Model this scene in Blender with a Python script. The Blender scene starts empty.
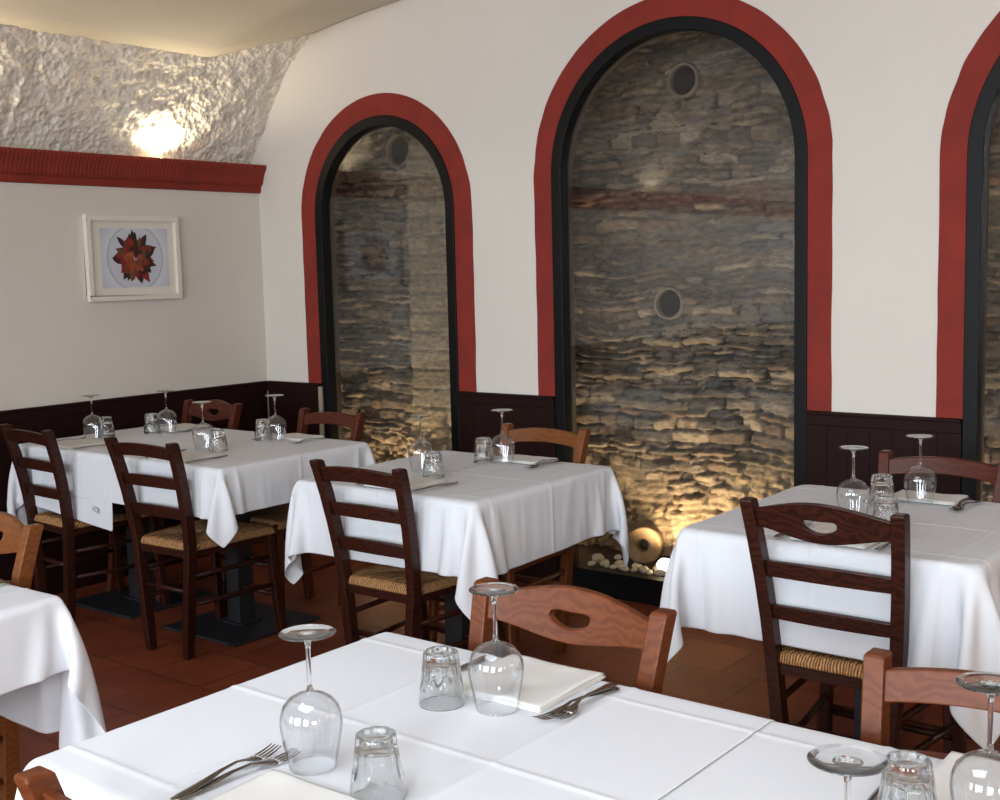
import bpy, bmesh, math, random
import numpy as np
from mathutils import Vector, Matrix, noise
C = bpy.context.scene.collection
R = random.Random(7)
PI = math.pi

# ------------------------------------------------------------------ materials
def srgb(r, g, b):
    f = lambda c: ((c/255)/12.92 if c/255 <= .04045 else ((c/255+.055)/1.055)**2.4)
    return (f(r), f(g), f(b), 1)

class NT:
    def __init__(s, name):
        s.m = bpy.data.materials.new(name); s.m.use_nodes = True
        s.t = s.m.node_tree; s.t.nodes.clear()
        s.out = s.t.nodes.new('ShaderNodeOutputMaterial')
    def n(s, typ, **kw):
        nd = s.t.nodes.new('ShaderNode'+typ)
        for k, v in kw.items():
            if k in nd.inputs.keys(): nd.inputs[k].default_value = v
            else: setattr(nd, k, v)
        return nd
    def l(s, a, b): s.t.links.new(a, b)

def pbsdf(t, col, rough=.6, **kw):
    b = t.n('BsdfPrincipled'); b.inputs['Base Color'].default_value = col
    b.inputs['Roughness'].default_value = rough
    for k, v in kw.items(): b.inputs[k.replace('_', ' ')].default_value = v
    t.l(b.outputs[0], t.out.inputs[0]); return b

def mat(name, col, rough=.6, var=0, vscale=4, bump=0, bscale=60, bdist=.002, stretch=None, col2=None, detail=6, **kw):
    t = NT(name); b = pbsdf(t, col, rough, **kw)
    co = t.n('TexCoord'); src = co.outputs['Object']
    if stretch:
        mp = t.n('Mapping'); mp.inputs['Scale'].default_value = stretch; t.l(src, mp.inputs[0]); src = mp.outputs[0]
    if var or col2:
        nz = t.n('TexNoise'); nz.inputs['Scale'].default_value = vscale; nz.inputs['Detail'].default_value = detail
        t.l(src, nz.inputs['Vector'])
        rp = t.n('ValToRGB'); rp.color_ramp.elements[0].position = .35; rp.color_ramp.elements[1].position = .68
        c2 = col2 if col2 else tuple(min(1, c*(1+var)) for c in col[:3])+(1,)
        c1 = col if col2 else tuple(c*(1-var) for c in col[:3])+(1,)
        rp.color_ramp.elements[0].color = c1; rp.color_ramp.elements[1].color = c2
        t.l(nz.outputs['Fac'], rp.inputs[0]); t.l(rp.outputs[0], b.inputs['Base Color'])
    if bump:
        nb = t.n('TexNoise'); nb.inputs['Scale'].default_value = bscale; nb.inputs['Detail'].default_value = 5
        t.l(src, nb.inputs['Vector'])
        bp = t.n('Bump'); bp.inputs['Strength'].default_value = bump; bp.inputs['Distance'].default_value = bdist
        t.l(nb.outputs['Fac'], bp.inputs['Height']); t.l(bp.outputs[0], b.inputs['Normal'])
    return t.m

M = {}
M['wall'] = mat('white_wall', srgb(205, 199, 190), .8, var=.025, vscale=1.5, bump=.25, bscale=9, bdist=.01)
M['ceil'] = mat('ceiling_paint', srgb(198, 190, 176), .85, var=.03, vscale=2, bump=.2, bscale=7, bdist=.01)
M['red'] = mat('red_wall_paint', srgb(120, 29, 15), .8, var=.14, vscale=7, bump=.3, bscale=25, bdist=.004)
M['redledge'] = mat('red_ledge_paint', srgb(124, 36, 20), .8, var=.12, vscale=9, bump=.3, bscale=40, bdist=.003)
M['black'] = mat('black_metal', srgb(5, 5, 6), .5, bump=.1, bscale=30)
M['black'].node_tree.nodes['Principled BSDF'].inputs['Specular IOR Level'].default_value = .2
M['lining'] = mat('dark_brown_lining', srgb(52, 42, 34), .7, var=.1)
M['dark'] = mat('dark_steel', srgb(34, 36, 40), .45, bump=.1, bscale=80)
M['ivory'] = mat('ivory_strip', srgb(150, 138, 120), .6, var=.1)
M['white'] = mat('white_frame', srgb(215, 208, 196), .5, var=.03)
M['matboard'] = mat('mat_board', srgb(214, 208, 196), .8)
M['clay'] = mat('terracotta_pipe', srgb(140, 112, 82), .85, var=.2, vscale=14, bump=.5, bscale=50, bdist=.004)
M['greypipe'] = mat('grey_pipe', srgb(112, 102, 92), .8, var=.15, vscale=14, bump=.4, bscale=50, bdist=.003)
M['bore'] = mat('shaded_pipe_bore', srgb(58, 56, 54), .9)  # dark base colour carries the shade inside the pipes
M['pebble'] = mat('pale_pebble', srgb(214, 200, 174), .8, var=.12, vscale=20, bump=.4, bscale=60, bdist=.003)
M['paper'] = mat('care_tag', srgb(205, 205, 205), .7)
M['ink'] = mat('tag_ink', srgb(80, 84, 92), .7)

def rough_plaster():
    t = NT('rough_plaster'); b = pbsdf(t, srgb(222, 215, 203), .85)
    co = t.n('TexCoord')
    vz = t.n('TexNoise', Scale=26.0, Detail=8.0, Roughness=.65); t.l(co.outputs['Object'], vz.inputs['Vector'])
    vo = t.n('TexVoronoi', Scale=38.0); t.l(co.outputs['Object'], vo.inputs['Vector'])
    ad = t.n('Math', operation='ADD'); t.l(vz.outputs['Fac'], ad.inputs[0]); t.l(vo.outputs['Distance'], ad.inputs[1])
    bp = t.n('Bump'); bp.inputs['Strength'].default_value = .8; bp.inputs['Distance'].default_value = .014
    t.l(ad.outputs[0], bp.inputs['Height']); t.l(bp.outputs[0], b.inputs['Normal'])
    return t.m
M['rough'] = rough_plaster()

def wood(name, c1, c2, rough=.38):
    t = NT(name); b = pbsdf(t, c1, rough); b.inputs['Specular IOR Level'].default_value = .22
    co = t.n('TexCoord'); mp = t.n('Mapping'); mp.inputs['Scale'].default_value = (9, 9, 9)
    t.l(co.outputs['Object'], mp.inputs[0])
    w = t.n('TexNoise', Scale=.9, Detail=6.0); t.l(mp.outputs[0], w.inputs['Vector'])
    wv = t.n('TexWave', Scale=1.6, Distortion=14.0, Detail=4.0); wv.bands_direction = 'Z'
    wv.inputs['Detail Scale'].default_value = 1.3
    t.l(mp.outputs[0], wv.inputs['Vector'])
    mx = t.n('Math', operation='MULTIPLY'); t.l(w.outputs['Fac'], mx.inputs[0]); t.l(wv.outputs['Fac'], mx.inputs[1])
    rp = t.n('ValToRGB'); rp.color_ramp.elements[0].color = c1; rp.color_ramp.elements[1].color = c2
    rp.color_ramp.elements[1].position = .5
    t.l(mx.outputs[0], rp.inputs[0]); t.l(rp.outputs[0], b.inputs['Base Color'])
    fz = t.n('TexNoise', Scale=60.0, Detail=4.0); t.l(co.outputs['Object'], fz.inputs['Vector'])
    bp = t.n('Bump'); bp.inputs['Strength'].default_value = .15; bp.inputs['Distance'].default_value = .001
    t.l(fz.outputs['Fac'], bp.inputs['Height']); t.l(bp.outputs[0], b.inputs['Normal'])
    return t.m
M['walnut'] = wood('walnut', srgb(38, 17, 11), srgb(56, 26, 17), .36)
M['chestnut'] = wood('chestnut', srgb(88, 44, 22), srgb(102, 54, 28), .42)
M['mahogany'] = wood('reddish_brown_wood', srgb(64, 27, 16), srgb(78, 35, 21), .36)
M['oak'] = wood('light_brown_wood', srgb(100, 56, 28), srgb(112, 66, 34), .36)

def wains():
    t = NT('dark_wainscot'); b = pbsdf(t, srgb(24, 9, 8), .6); b.inputs['Specular IOR Level'].default_value = .12
    co = t.n('TexCoord'); mp = t.n('Mapping'); mp.inputs['Scale'].default_value = (30, 30, 1.5)
    t.l(co.outputs['Object'], mp.inputs[0])
    nz = t.n('TexNoise', Scale=2.0, Detail=5.0); t.l(mp.outputs[0], nz.inputs['Vector'])
    rp = t.n('ValToRGB'); rp.color_ramp.elements[0].color = srgb(22, 8, 7); rp.color_ramp.elements[1].color = srgb(38, 16, 13)
    t.l(nz.outputs['Fac'], rp.inputs[0]); t.l(rp.outputs[0], b.inputs['Base Color'])
    return t.m
M['wains'] = wains()

def floor_mat():
    t = NT('terracotta_tiles'); b = pbsdf(t, srgb(120, 60, 38), .42)
    co = t.n('TexCoord'); mp = t.n('Mapping')
    mp.inputs['Location'].default_value = (3.63, -2.035, 0)
    t.l(co.outputs['Object'], mp.inputs[0])
    br = t.n('TexBrick'); br.offset = .5; br.squash = 1
    br.inputs['Scale'].default_value = 1; br.inputs['Brick Width'].default_value = .298; br.inputs['Row Height'].default_value = .298
    br.inputs['Mortar Size'].default_value = .0028; br.inputs['Mortar Smooth'].default_value = .2; br.inputs['Bias'].default_value = 0
    br.inputs['Color1'].default_value = srgb(116, 56, 34); br.inputs['Color2'].default_value = srgb(134, 70, 44)
    br.inputs['Mortar'].default_value = srgb(46, 24, 17)
    t.l(mp.outputs[0], br.inputs['Vector'])
    nz = t.n('TexNoise', Scale=5.0, Detail=8.0); t.l(co.outputs['Object'], nz.inputs['Vector'])
    rp = t.n('ValToRGB'); rp.color_ramp.elements[0].position = .3; rp.color_ramp.elements[1].position = .75
    rp.color_ramp.elements[0].color = (.72, .68, .66, 1); rp.color_ramp.elements[1].color = (1.15, 1.1, 1.05, 1)
    t.l(nz.outputs['Fac'], rp.inputs[0])
    mx = t.n('Mix', data_type='RGBA', blend_type='MULTIPLY'); mx.inputs[0].default_value = 1
    t.l(br.outputs['Color'], mx.inputs[6]); t.l(rp.outputs[0], mx.inputs[7]); t.l(mx.outputs[2], b.inputs['Base Color'])
    bp = t.n('Bump'); bp.inputs['Strength'].default_value = .5; bp.inputs['Distance'].default_value = .003; bp.invert = True
    t.l(br.outputs['Fac'], bp.inputs['Height']); t.l(bp.outputs[0], b.inputs['Normal'])
    return t.m
M['floor'] = floor_mat()

def cloth_mat():
    t = NT('white_cotton'); b = pbsdf(t, srgb(212, 214, 218), .9); b.inputs['Specular IOR Level'].default_value = .2
    co = t.n('TexCoord')
    mp = t.n('Mapping'); mp.inputs['Scale'].default_value = (1, 1, 1); t.l(co.outputs['UV'], mp.inputs[0])
    w1 = t.n('TexWave', Scale=160.0); w1.bands_direction = 'X'; t.l(mp.outputs[0], w1.inputs['Vector'])
    w2 = t.n('TexWave', Scale=160.0); w2.bands_direction = 'Y'; t.l(mp.outputs[0], w2.inputs['Vector'])
    a = t.n('Math', operation='ADD'); t.l(w1.outputs['Fac'], a.inputs[0]); t.l(w2.outputs['Fac'], a.inputs[1])
    nz = t.n('TexNoise', Scale=14.0, Detail=4.0); t.l(mp.outputs[0], nz.inputs['Vector'])
    m2 = t.n('Math', operation='MULTIPLY'); m2.inputs[1].default_value = 3.0; t.l(nz.outputs['Fac'], m2.inputs[0])
    a2 = t.n('Math', operation='ADD'); t.l(m2.outputs[0], a2.inputs[0]); t.l(a.outputs[0], a2.inputs[1])
    bp = t.n('Bump'); bp.inputs['Strength'].default_value = .25; bp.inputs['Distance'].default_value = .0015
    t.l(a2.outputs[0], bp.inputs['Height']); t.l(bp.outputs[0], b.inputs['Normal'])
    return t.m
M['cloth'] = cloth_mat()
M['napkin'] = mat('cream_napkin', srgb(213, 211, 207), .85, bump=.3, bscale=90, bdist=.001)
M['steel'] = mat('cutlery_steel', srgb(150, 146, 142), .22, Metallic=1.0)

def rush():
    t = NT('rush_seat'); b = pbsdf(t, srgb(170, 125, 75), .7)
    co = t.n('TexCoord'); sp = t.n('SeparateXYZ'); t.l(co.outputs['Object'], sp.inputs[0])
    ax = t.n('Math', operation='ABSOLUTE'); t.l(sp.outputs['X'], ax.inputs[0])
    yy = t.n('Math', operation='SUBTRACT'); yy.inputs[1].default_value = .2; t.l(sp.outputs['Y'], yy.inputs[0])
    ay = t.n('Math', operation='ABSOLUTE'); t.l(yy.outputs[0], ay.inputs[0])
    gt = t.n('Math', operation='GREATER_THAN'); t.l(ax.outputs[0], gt.inputs[0]); t.l(ay.outputs[0], gt.inputs[1])
    # side triangles: strands run across (vary with y); front/back: vary with x
    mixc = t.n('Mix', data_type='FLOAT'); t.l(gt.outputs[0], mixc.inputs[0]); t.l(sp.outputs['X'], mixc.inputs[2]); t.l(sp.outputs['Y'], mixc.inputs[3])
    nz = t.n('TexNoise', Scale=30.0, Detail=3.0); t.l(co.outputs['Object'], nz.inputs['Vector'])
    nm = t.n('Math', operation='MULTIPLY'); nm.inputs[1].default_value = .012; t.l(nz.outputs['Fac'], nm.inputs[0])
    ad = t.n('Math', operation='ADD'); t.l(mixc.outputs[0], ad.inputs[0]); t.l(nm.outputs[0], ad.inputs[1])
    ml = t.n('Math', operation='MULTIPLY'); ml.inputs[1].default_value = 2*PI/.0075; t.l(ad.outputs[0], ml.inputs[0])
    sn = t.n('Math', operation='SINE'); t.l(ml.outputs[0], sn.inputs[0])
    ab = t.n('Math', operation='MULTIPLY_ADD'); ab.inputs[1].default_value = .5; ab.inputs[2].default_value = .5; t.l(sn.outputs[0], ab.inputs[0])
    n2 = t.n('TexNoise', Scale=90.0, Detail=3.0); t.l(co.outputs['Object'], n2.inputs['Vector'])
    mm = t.n('Math', operation='MULTIPLY'); t.l(ab.outputs[0], mm.inputs[0]); t.l(n2.outputs['Fac'], mm.inputs[1])
    rp = t.n('ValToRGB'); rp.color_ramp.elements[0].color = srgb(96, 58, 30); rp.color_ramp.elements[1].color = srgb(206, 154, 98)
    rp.color_ramp.elements[1].position = .5
    t.l(mm.outputs[0], rp.inputs[0]); t.l(rp.outputs[0], b.inputs['Base Color'])
    bp = t.n('Bump'); bp.inputs['Strength'].default_value = .9; bp.inputs['Distance'].default_value = .003
    t.l(ab.outputs[0], bp.inputs['Height']); t.l(bp.outputs[0], b.inputs['Normal'])
    return t.m
M['rush'] = rush()

def thin_glass(name, tint, f0=.04, gain=1.0, edge=0):
    """thin pane / thin-walled glass: transmission plus Fresnel reflection"""
    t = NT(name)
    tr = t.n('BsdfTransparent'); tr.inputs[0].default_value = tint
    gl = t.n('BsdfGlossy'); gl.inputs['Roughness'].default_value = .0 if not edge else .02
    gl.inputs['Color'].default_value = (1, 1, 1, 1)
    fr = t.n('Fresnel'); ge = t.n('NewGeometry'); io = t.n('Mix', data_type='FLOAT')   # same reflectance from both sides of the wall of the glass
    io.inputs[2].default_value = 1.5; io.inputs[3].default_value = 1/1.5; t.l(ge.outputs['Backfacing'], io.inputs[0]); t.l(io.outputs[0], fr.inputs['IOR'])
    m = t.n('Math', operation='MULTIPLY'); m.inputs[1].default_value = gain; m.use_clamp = True; t.l(fr.outputs[0], m.inputs[0])
    mx = t.n('MixShader'); t.l(m.outputs[0], mx.inputs[0]); t.l(tr.outputs[0], mx.inputs[1]); t.l(gl.outputs[0], mx.inputs[2])
    if edge:
        # longer path through the wall of the glass at grazing angles absorbs more
        lw = t.n('LayerWeight', Blend=.5)
        rp = t.n('ValToRGB'); rp.color_ramp.elements[0].position = .6; rp.color_ramp.elements[1].position = 1
        rp.color_ramp.elements[0].color = tint; rp.color_ramp.elements[1].color = (edge, edge, edge, 1)
        t.l(lw.outputs['Facing'], rp.inputs[0]); t.l(rp.outputs[0], tr.inputs[0])
    t.l(mx.outputs[0], t.out.inputs[0]); return t.m
M['pane'] = thin_glass('window_pane', (.95, .96, .96, 1), gain=.95)
M['wineglass'] = thin_glass('clear_thin_glass', (.965, .97, .975, 1), gain=1.3, edge=.42)
def solid_glass(name, frac):
    t = NT(name)
    g = t.n('BsdfGlass', IOR=1.48, Roughness=0.0); g.inputs['Color'].default_value = (.97, .98, .98, 1)
    tr = t.n('BsdfTransparent'); tr.inputs[0].default_value = (.95, .96, .96, 1)
    mx = t.n('MixShader'); mx.inputs[0].default_value = frac
    t.l(tr.outputs[0], mx.inputs[1]); t.l(g.outputs[0], mx.inputs[2]); t.l(mx.outputs[0], t.out.inputs[0]); return t.m
M['tumbler'] = solid_glass('pressed_glass', .9)
M['stemglass'] = solid_glass('solid_stem_glass', .95)

def emit(name, col, s):
    t = NT(name); e = t.n('Emission', Strength=s); e.inputs[0].default_value = col; t.l(e.outputs[0], t.out.inputs[0]); return t.m
M['lamp'] = emit('lit_lamp_lens', (1, .80, .50, 1), 14)

M['lampglobe'] = emit('lit_globe', (1, .75, .5, 1), 5)
def stone_mat():
    t = NT('stacked_stone'); b = pbsdf(t, srgb(130, 115, 98), .85)
    vc = t.n('VertexColor'); vc.layer_name = 'tone'
    co = t.n('TexCoord')
    mp = t.n('Mapping'); mp.inputs['Scale'].default_value = (1, 1, 2.2); t.l(co.outputs['Object'], mp.inputs[0])
    nz = t.n('TexNoise', Scale=22.0, Detail=9.0, Roughness=.65); t.l(mp.outputs[0], nz.inputs['Vector'])
    rp = t.n('ValToRGB'); rp.color_ramp.elements[0].position = .28; rp.color_ramp.elements[1].position = .75
    rp.color_ramp.elements[0].color = (.42, .40, .38, 1); rp.color_ramp.elements[1].color = (1.55, 1.48, 1.4, 1)
    t.l(nz.outputs['Fac'], rp.inputs[0])
    mx = t.n('Mix', data_type='RGBA', blend_type='MULTIPLY'); mx.inputs[0].default_value = 1
    t.l(vc.outputs['Color'], mx.inputs[6]); t.l(rp.outputs[0], mx.inputs[7]); t.l(mx.outputs[2], b.inputs['Base Color'])
    n2 = t.n('TexNoise', Scale=45.0, Detail=8.0, Roughness=.7); t.l(mp.outputs[0], n2.inputs['Vector'])
    bp = t.n('Bump'); bp.inputs['Strength'].default_value = .9; bp.inputs['Distance'].default_value = .012
    t.l(n2.outputs['Fac'], bp.inputs['Height']); t.l(bp.outputs[0], b.inputs['Normal'])
    return t.m
M['stone'] = stone_mat()

# ------------------------------------------------------------------ object helpers
def mk(name, verts, faces, m, parent=None, smooth=False, mats=None, fm=None):
    me = bpy.data.meshes.new(name); me.from_pydata([tuple(v) for v in verts], [], [tuple(f) for f in faces]); me.update()
    if mats:
        for x in mats: me.materials.append(x)
        if fm: me.polygons.foreach_set('material_index', fm)
    else: me.materials.append(m)
    if smooth: me.polygons.foreach_set('use_smooth', [True]*len(me.polygons))
    o = bpy.data.objects.new(name, me); C.objects.link(o)
    if parent: o.parent = parent
    return o
def recalc(o):
    bm = bmesh.new(); bm.from_mesh(o.data); bmesh.ops.remove_doubles(bm, verts=bm.verts, dist=1e-6)
    bmesh.ops.recalc_face_normals(bm, faces=bm.faces); bm.to_mesh(o.data); bm.free(); return o
def bevel(o, w=.003, seg=2, ang=40):
    b = o.modifiers.new('bevel', 'BEVEL'); b.width = w; b.segments = seg; b.limit_method = 'ANGLE'; b.angle_limit = math.radians(ang)
    return o
def struct(o): o['kind'] = 'structure'; return o
def tag(o, label, cat, group=None):
    o['label'] = label; o['category'] = cat
    if group: o['group'] = group
    return o
def empty(name, label, cat, loc=(0, 0, 0), rz=0, group=None):
    o = bpy.data.objects.new(name, None); C.objects.link(o); o.location = loc; o.rotation_euler = (0, 0, rz)
    o.empty_display_size = .05
    return tag(o, label, cat, group)
def dup(root, loc, rz, label, group=None):
    r = root.copy(); C.objects.link(r); r.location = loc; r.rotation_euler = (0, 0, rz); r['label'] = label
    if group: r['group'] = group
    for ch in list(root.children):
        c = ch.copy(); C.objects.link(c); c.parent = r
        for g in list(ch.children):
            d = g.copy(); C.objects.link(d); d.parent = c
    return r
class MB:
    def __init__(s): s.v = []; s.f = []
    def add(s, v, f):
        k = len(s.v); s.v += [tuple(x) for x in v]; s.f += [tuple(i+k for i in q) for q in f]
    def box(s, x0, x1, y0, y1, z0, z1):
        s.add([(x0,y0,z0),(x1,y0,z0),(x1,y1,z0),(x0,y1,z0),(x0,y0,z1),(x1,y0,z1),(x1,y1,z1),(x0,y1,z1)],
              [(0,3,2,1),(4,5,6,7),(0,1,5,4),(1,2,6,5),(2,3,7,6),(3,0,4,7)])
    def loft(s, rings, cap=True, closed=True):
        k = len(s.v); n = len(rings[0])
        for r in rings: s.v += [tuple(p) for p in r]
        for i in range(len(rings)-1):
            for j in range(n if closed else n-1):
                a = k+i*n+j; b = k+i*n+(j+1) % n
                s.f.append((a, b, b+n, a+n))
        if cap: s.f.append(tuple(k+j for j in range(n))[::-1]); s.f.append(tuple(k+(len(rings)-1)*n+j for j in range(n)))
    def lathe(s, prof, n=32, c=(0, 0, 0), rf=None):
        rings = []
        for r, z in prof:
            rings.append([(c[0]+(r if rf is None else rf(r, z, 2*PI*j/n))*math.cos(2*PI*j/n), c[1]+(r if rf is None else rf(r, z, 2*PI*j/n))*math.sin(2*PI*j/n), c[2]+z) for j in range(n)])
        s.loft(rings, cap=True)
    def tube(s, pts, rad, n=10):
        pts = [Vector(p) for p in pts]; rings = []
        for i, p in enumerate(pts):
            d = (pts[min(i+1, len(pts)-1)]-pts[max(i-1, 0)]).normalized()
            u = d.orthogonal().normalized() if i == 0 else (u-d*u.dot(d)).normalized()
            w = d.cross(u); r = rad[i] if isinstance(rad, (list, tuple)) else rad
            rings.append([p+u*r*math.cos(2*PI*j/n)+w*r*math.sin(2*PI*j/n) for j in range(n)])
        s.loft(rings)
    def bar(s, secs):
        """secs: list of (center, half width x, half depth y)"""
        s.loft([[(c[0]-a, c[1]-b, c[2]), (c[0]+a, c[1]-b, c[2]), (c[0]+a, c[1]+b, c[2]), (c[0]-a, c[1]+b, c[2])] for c, a, b in secs])
    def build(s, name, m, parent=None, smooth=False): return recalc(mk(name, s.v, s.f, m, parent, smooth))

def slab(verts2, faces, f0, f1):
    """2D mesh given thickness: f0/f1 map a 2D point to the front / back 3D point"""
    key = {}; idx = []; vv = []
    for p in verts2:
        k = (round(p[0], 5), round(p[1], 5))
        if k not in key: key[k] = len(vv); vv.append(p)
        idx.append(key[k])
    ff = []
    for q in faces:
        r = []
        for i in q:
            if idx[i] not in r: r.append(idx[i])
        if len(r) > 2: ff.append(tuple(r))
    n = len(vv); v3 = [f0(p) for p in vv]+[f1(p) for p in vv]
    out = list(ff)+[tuple(i+n for i in q[::-1]) for q in ff]
    cnt = {}
    for q in ff:
        for a, b in zip(q, q[1:]+q[:1]): cnt[(a, b)] = cnt.get((a, b), 0)+1
    for (a, b) in list(cnt):
        if (b, a) not in cnt: out.append((b, a, a+n, b+n))
    return v3, out

# ------------------------------------------------------------------ camera
H = 1.48
cd = bpy.data.cameras.new('camera'); cam = bpy.data.objects.new('camera', cd); C.objects.link(cam)
bpy.context.scene.camera = cam
cd.sensor_fit = 'HORIZONTAL'; cd.sensor_width = 36; cd.lens = 36*1195.65/1000; cd.clip_start = .05
pitch, roll, yaw = .10814, .02472, .66298
cy, sy, cp, sp, cr, sr = math.cos(yaw), math.sin(yaw), math.cos(pitch), math.sin(pitch), math.cos(roll), math.sin(roll)
fw = Vector((-sy*cp, cy*cp, -sp)); rt = Vector((cy, sy, 0)); dn = fw.cross(rt)
r2 = cr*rt+sr*dn; d2 = -sr*rt+cr*dn
Mx = Matrix((r2, -d2, -fw)).transposed().to_4x4(); Mx.translation = Vector((0, 0, H)); cam.matrix_world = Mx

# ------------------------------------------------------------------ room
WY = 4.45; WX = -5.12; RX = 3.0; RY = -3.2
b = MB(); b.box(WX-.3, RX+.2, RY-.2, 5.6, -.12, 0); struct(b.build('floor', M['floor']))
ARCH = [(-4.20, .475, 1.785), (-2.54, .605, 1.89), (-.725, .605, 1.84)]   # centre, opening radius, springing height
SILL = .085
# back wall with three arched openings
xs = set([WX-.25, RX+.2])
for c, r, s in ARCH:
    for i in range(41): xs.add(round(c-r*math.cos(PI*i/40), 6))
xs = sorted(xs)
ZT = 3.05
def opening(x):
    for c, r, s in ARCH:
        if c-r-1e-5 <= x <= c+r+1e-5: return s+math.sqrt(max(0, r*r-(x-c)**2))
    return None
v2 = []; f2 = []
for xa, xb in zip(xs, xs[1:]):
    mid = opening((xa+xb)/2)
    if mid is None: segs = [(0, 0, ZT, ZT)]
    else: segs = [(0, 0, SILL, SILL), (opening(xa), opening(xb), ZT, ZT)]
    for a0, b0, a1, b1 in segs:
        k = len(v2); v2 += [(xa, a0), (xb, b0), (xb, b1), (xa, a1)]; f2.append((k, k+1, k+2, k+3))
v, f = slab(v2, f2, lambda p: (p[0], WY, p[1]), lambda p: (p[0], WY+.08, p[1]))
struct(mk('wall_back', v, f, M['wall']))
# left wall below the ledge
b = MB(); b.box(WX-.25, WX, RY, WY, 0, 2.03); struct(b.build('wall_left', M['wall']))
b = MB(); b.box(RX, RX+.2, RY, WY, 0, ZT); struct(b.build('wall_right', M['wall']))
# wall behind the camera with three windows giving the daylight
WINS = [(-4.8, -3.8), (-2.6, -.8), (.4, 2.0)]; WZ0, WZ1 = 1.0, 2.75
b = MB(); px = WX-.25
for x0, x1 in WINS:
    b.box(px, x0, RY-.2, RY, 0, ZT); b.box(x0, x1, RY-.2, RY, 0, WZ0); b.box(x0, x1, RY-.2, RY, WZ1, ZT); px = x1
b.box(px, RX+.2, RY-.2, RY, 0, ZT); struct(b.build('wall_front', M['wall']))
for i, (x0, x1) in enumerate(WINS):
    b = MB()
    for q in ((x0, x0+.05, WZ0, WZ1), (x1-.05, x1, WZ0, WZ1), ((x0+x1)/2-.03, (x0+x1)/2+.03, WZ0, WZ1)): b.box(q[0], q[1], RY-.12, RY-.06, q[2], q[3])
    b.box(x0+.05, x1-.05, RY-.12, RY-.06, WZ0, WZ0+.05); b.box(x0+.05, x1-.05, RY-.12, RY-.06, WZ1-.05, WZ1)
    struct(b.build('window_%d' % (i+4), M['white']))

# ceiling: smooth, edge over the rough vault on the left
def edge(Y):
    t = min(1, max(0, (Y-3.94)/(WY-3.94))); return -4.85+.20*t, 2.565+.155*t
ys = [RY-.1+i*(3.5-RY+.1)/30 for i in range(31)]+[3.5+.95*(i+1)/24 for i in range(24)]
us = [0, .015, .03, .05, .08, .12, .17, .23, .3, .4, .5, .6, .7, .8, .9, 1]
v = []; f = []
for Y in ys:
    xe, ze = edge(Y)
    xe += .006*noise.noise(Vector((Y*9, 0, 0)))
    for u in us:
        x = xe+(RX+.1-xe)*u; v.append((x, Y, ze+(2.87-ze)*(1-math.exp(-(x-xe)/.9))))
n = len(us)
for i in range(len(ys)-1):
    for j in range(n-1): a = i*n+j; f.append((a, a+n, a+n+1, a+1))
o = struct(mk('ceiling', v, f, M['ceil'], smooth=True)); sm = o.modifiers.new('thickness', 'SOLIDIFY'); sm.thickness = .03; sm.offset = -1
# rough vault springing behind the red ledge
prof = [(-5.215, 1.97), (-5.185, 2.06), (-5.12, 2.17), (-5.05, 2.27), (-4.98, 2.39), (-4.91, 2.49), (-4.84, 2.58), (-4.75, 2.655), (-4.65, 2.725), (-4.52, 2.80), (-4.36, 2.87)]
def pr(t):
    i = min(int(t), len(prof)-2); q = t-i; return Vector((prof[i][0]*(1-q)+prof[i+1][0]*q, 0, prof[i][1]*(1-q)+prof[i+1][1]*q))
ys = [RY+i*.12 for i in range(int((2.6-RY)/.12)+1)]; ys += [ys[-1]+.012*(i+1) for i in range(int((WY+.02-ys[-1])/.012)+1)]
nt = 86; v = []; f = []
for Y in ys:
    for j in range(nt):
        t = j/(nt-1)*(len(prof)-1); p = pr(t); q = pr(min(t+.1, len(prof)-1))-pr(max(t-.1, 0)); nr = Vector((q.z, 0, -q.x)).normalized()
        s = Vector((p.x, Y, p.z))
        h = noise.fractal(s*Vector((1, 1, 1))*16, .8, 2.2, 4)*.011+.010*abs(noise.noise(s*34))+noise.noise(s*4)*.014
        w = p+nr*h; v.append((w.x, Y, w.z))
for i in range(len(ys)-1):
    for j in range(nt-1): a = i*nt+j; f.append((a, a+1, a+nt+1, a+nt))
struct(mk('wall_vault', v, f, M['rough'], smooth=True))
# upper left: closes the vault side
b = MB(); b.box(WX-.32, WX-.10, RY, WY, 1.9, ZT); struct(b.build('wall_behind_vault', M['wall']))
b = MB(); b.box(WX-.3, RX+.2, RY-.2, WY+.22, ZT, ZT+.1); struct(b.build('ceiling_slab', M['ceil']))
# red ribbed ledge
pf = [(0, 1.93), (.014, 1.932), (.02, 1.945), (.02, 1.965), (.03, 1.972), (.038, 1.985), (.043, 2.005), (.052, 2.03), (.064, 2.05), (.072, 2.066), (.07, 2.078), (.045, 2.078), (.04, 2.0), (-.09, 1.99), (-.09, 1.93)]
v = []; f = []; n = len(pf); ny = int((WY-RY)/.005)
for i in range(ny+1):
    Y = RY+(WY-RY)*i/ny
    rb = .0028*abs(math.sin(PI*Y/.021+.4*noise.noise(Vector((Y*3, 0, 0)))))
    for j, (dx, z) in enumerate(pf):
        k = rb if 4 <= j <= 10 else 0
        v.append((WX+dx+k, Y, z+(k*.6 if j >= 9 else 0)+.002*noise.noise(Vector((Y*2, j, 3)))))
for i in range(ny):
    for j in range(n): a = i*n+j; c = i*n+(j+1) % n; f.append((a, c, c+n, a+n))
f.append(tuple(range(n))); f.append(tuple(ny*n+j for j in range(n))[::-1])
struct(mk('trim_1', v, f, M['redledge']))

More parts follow.
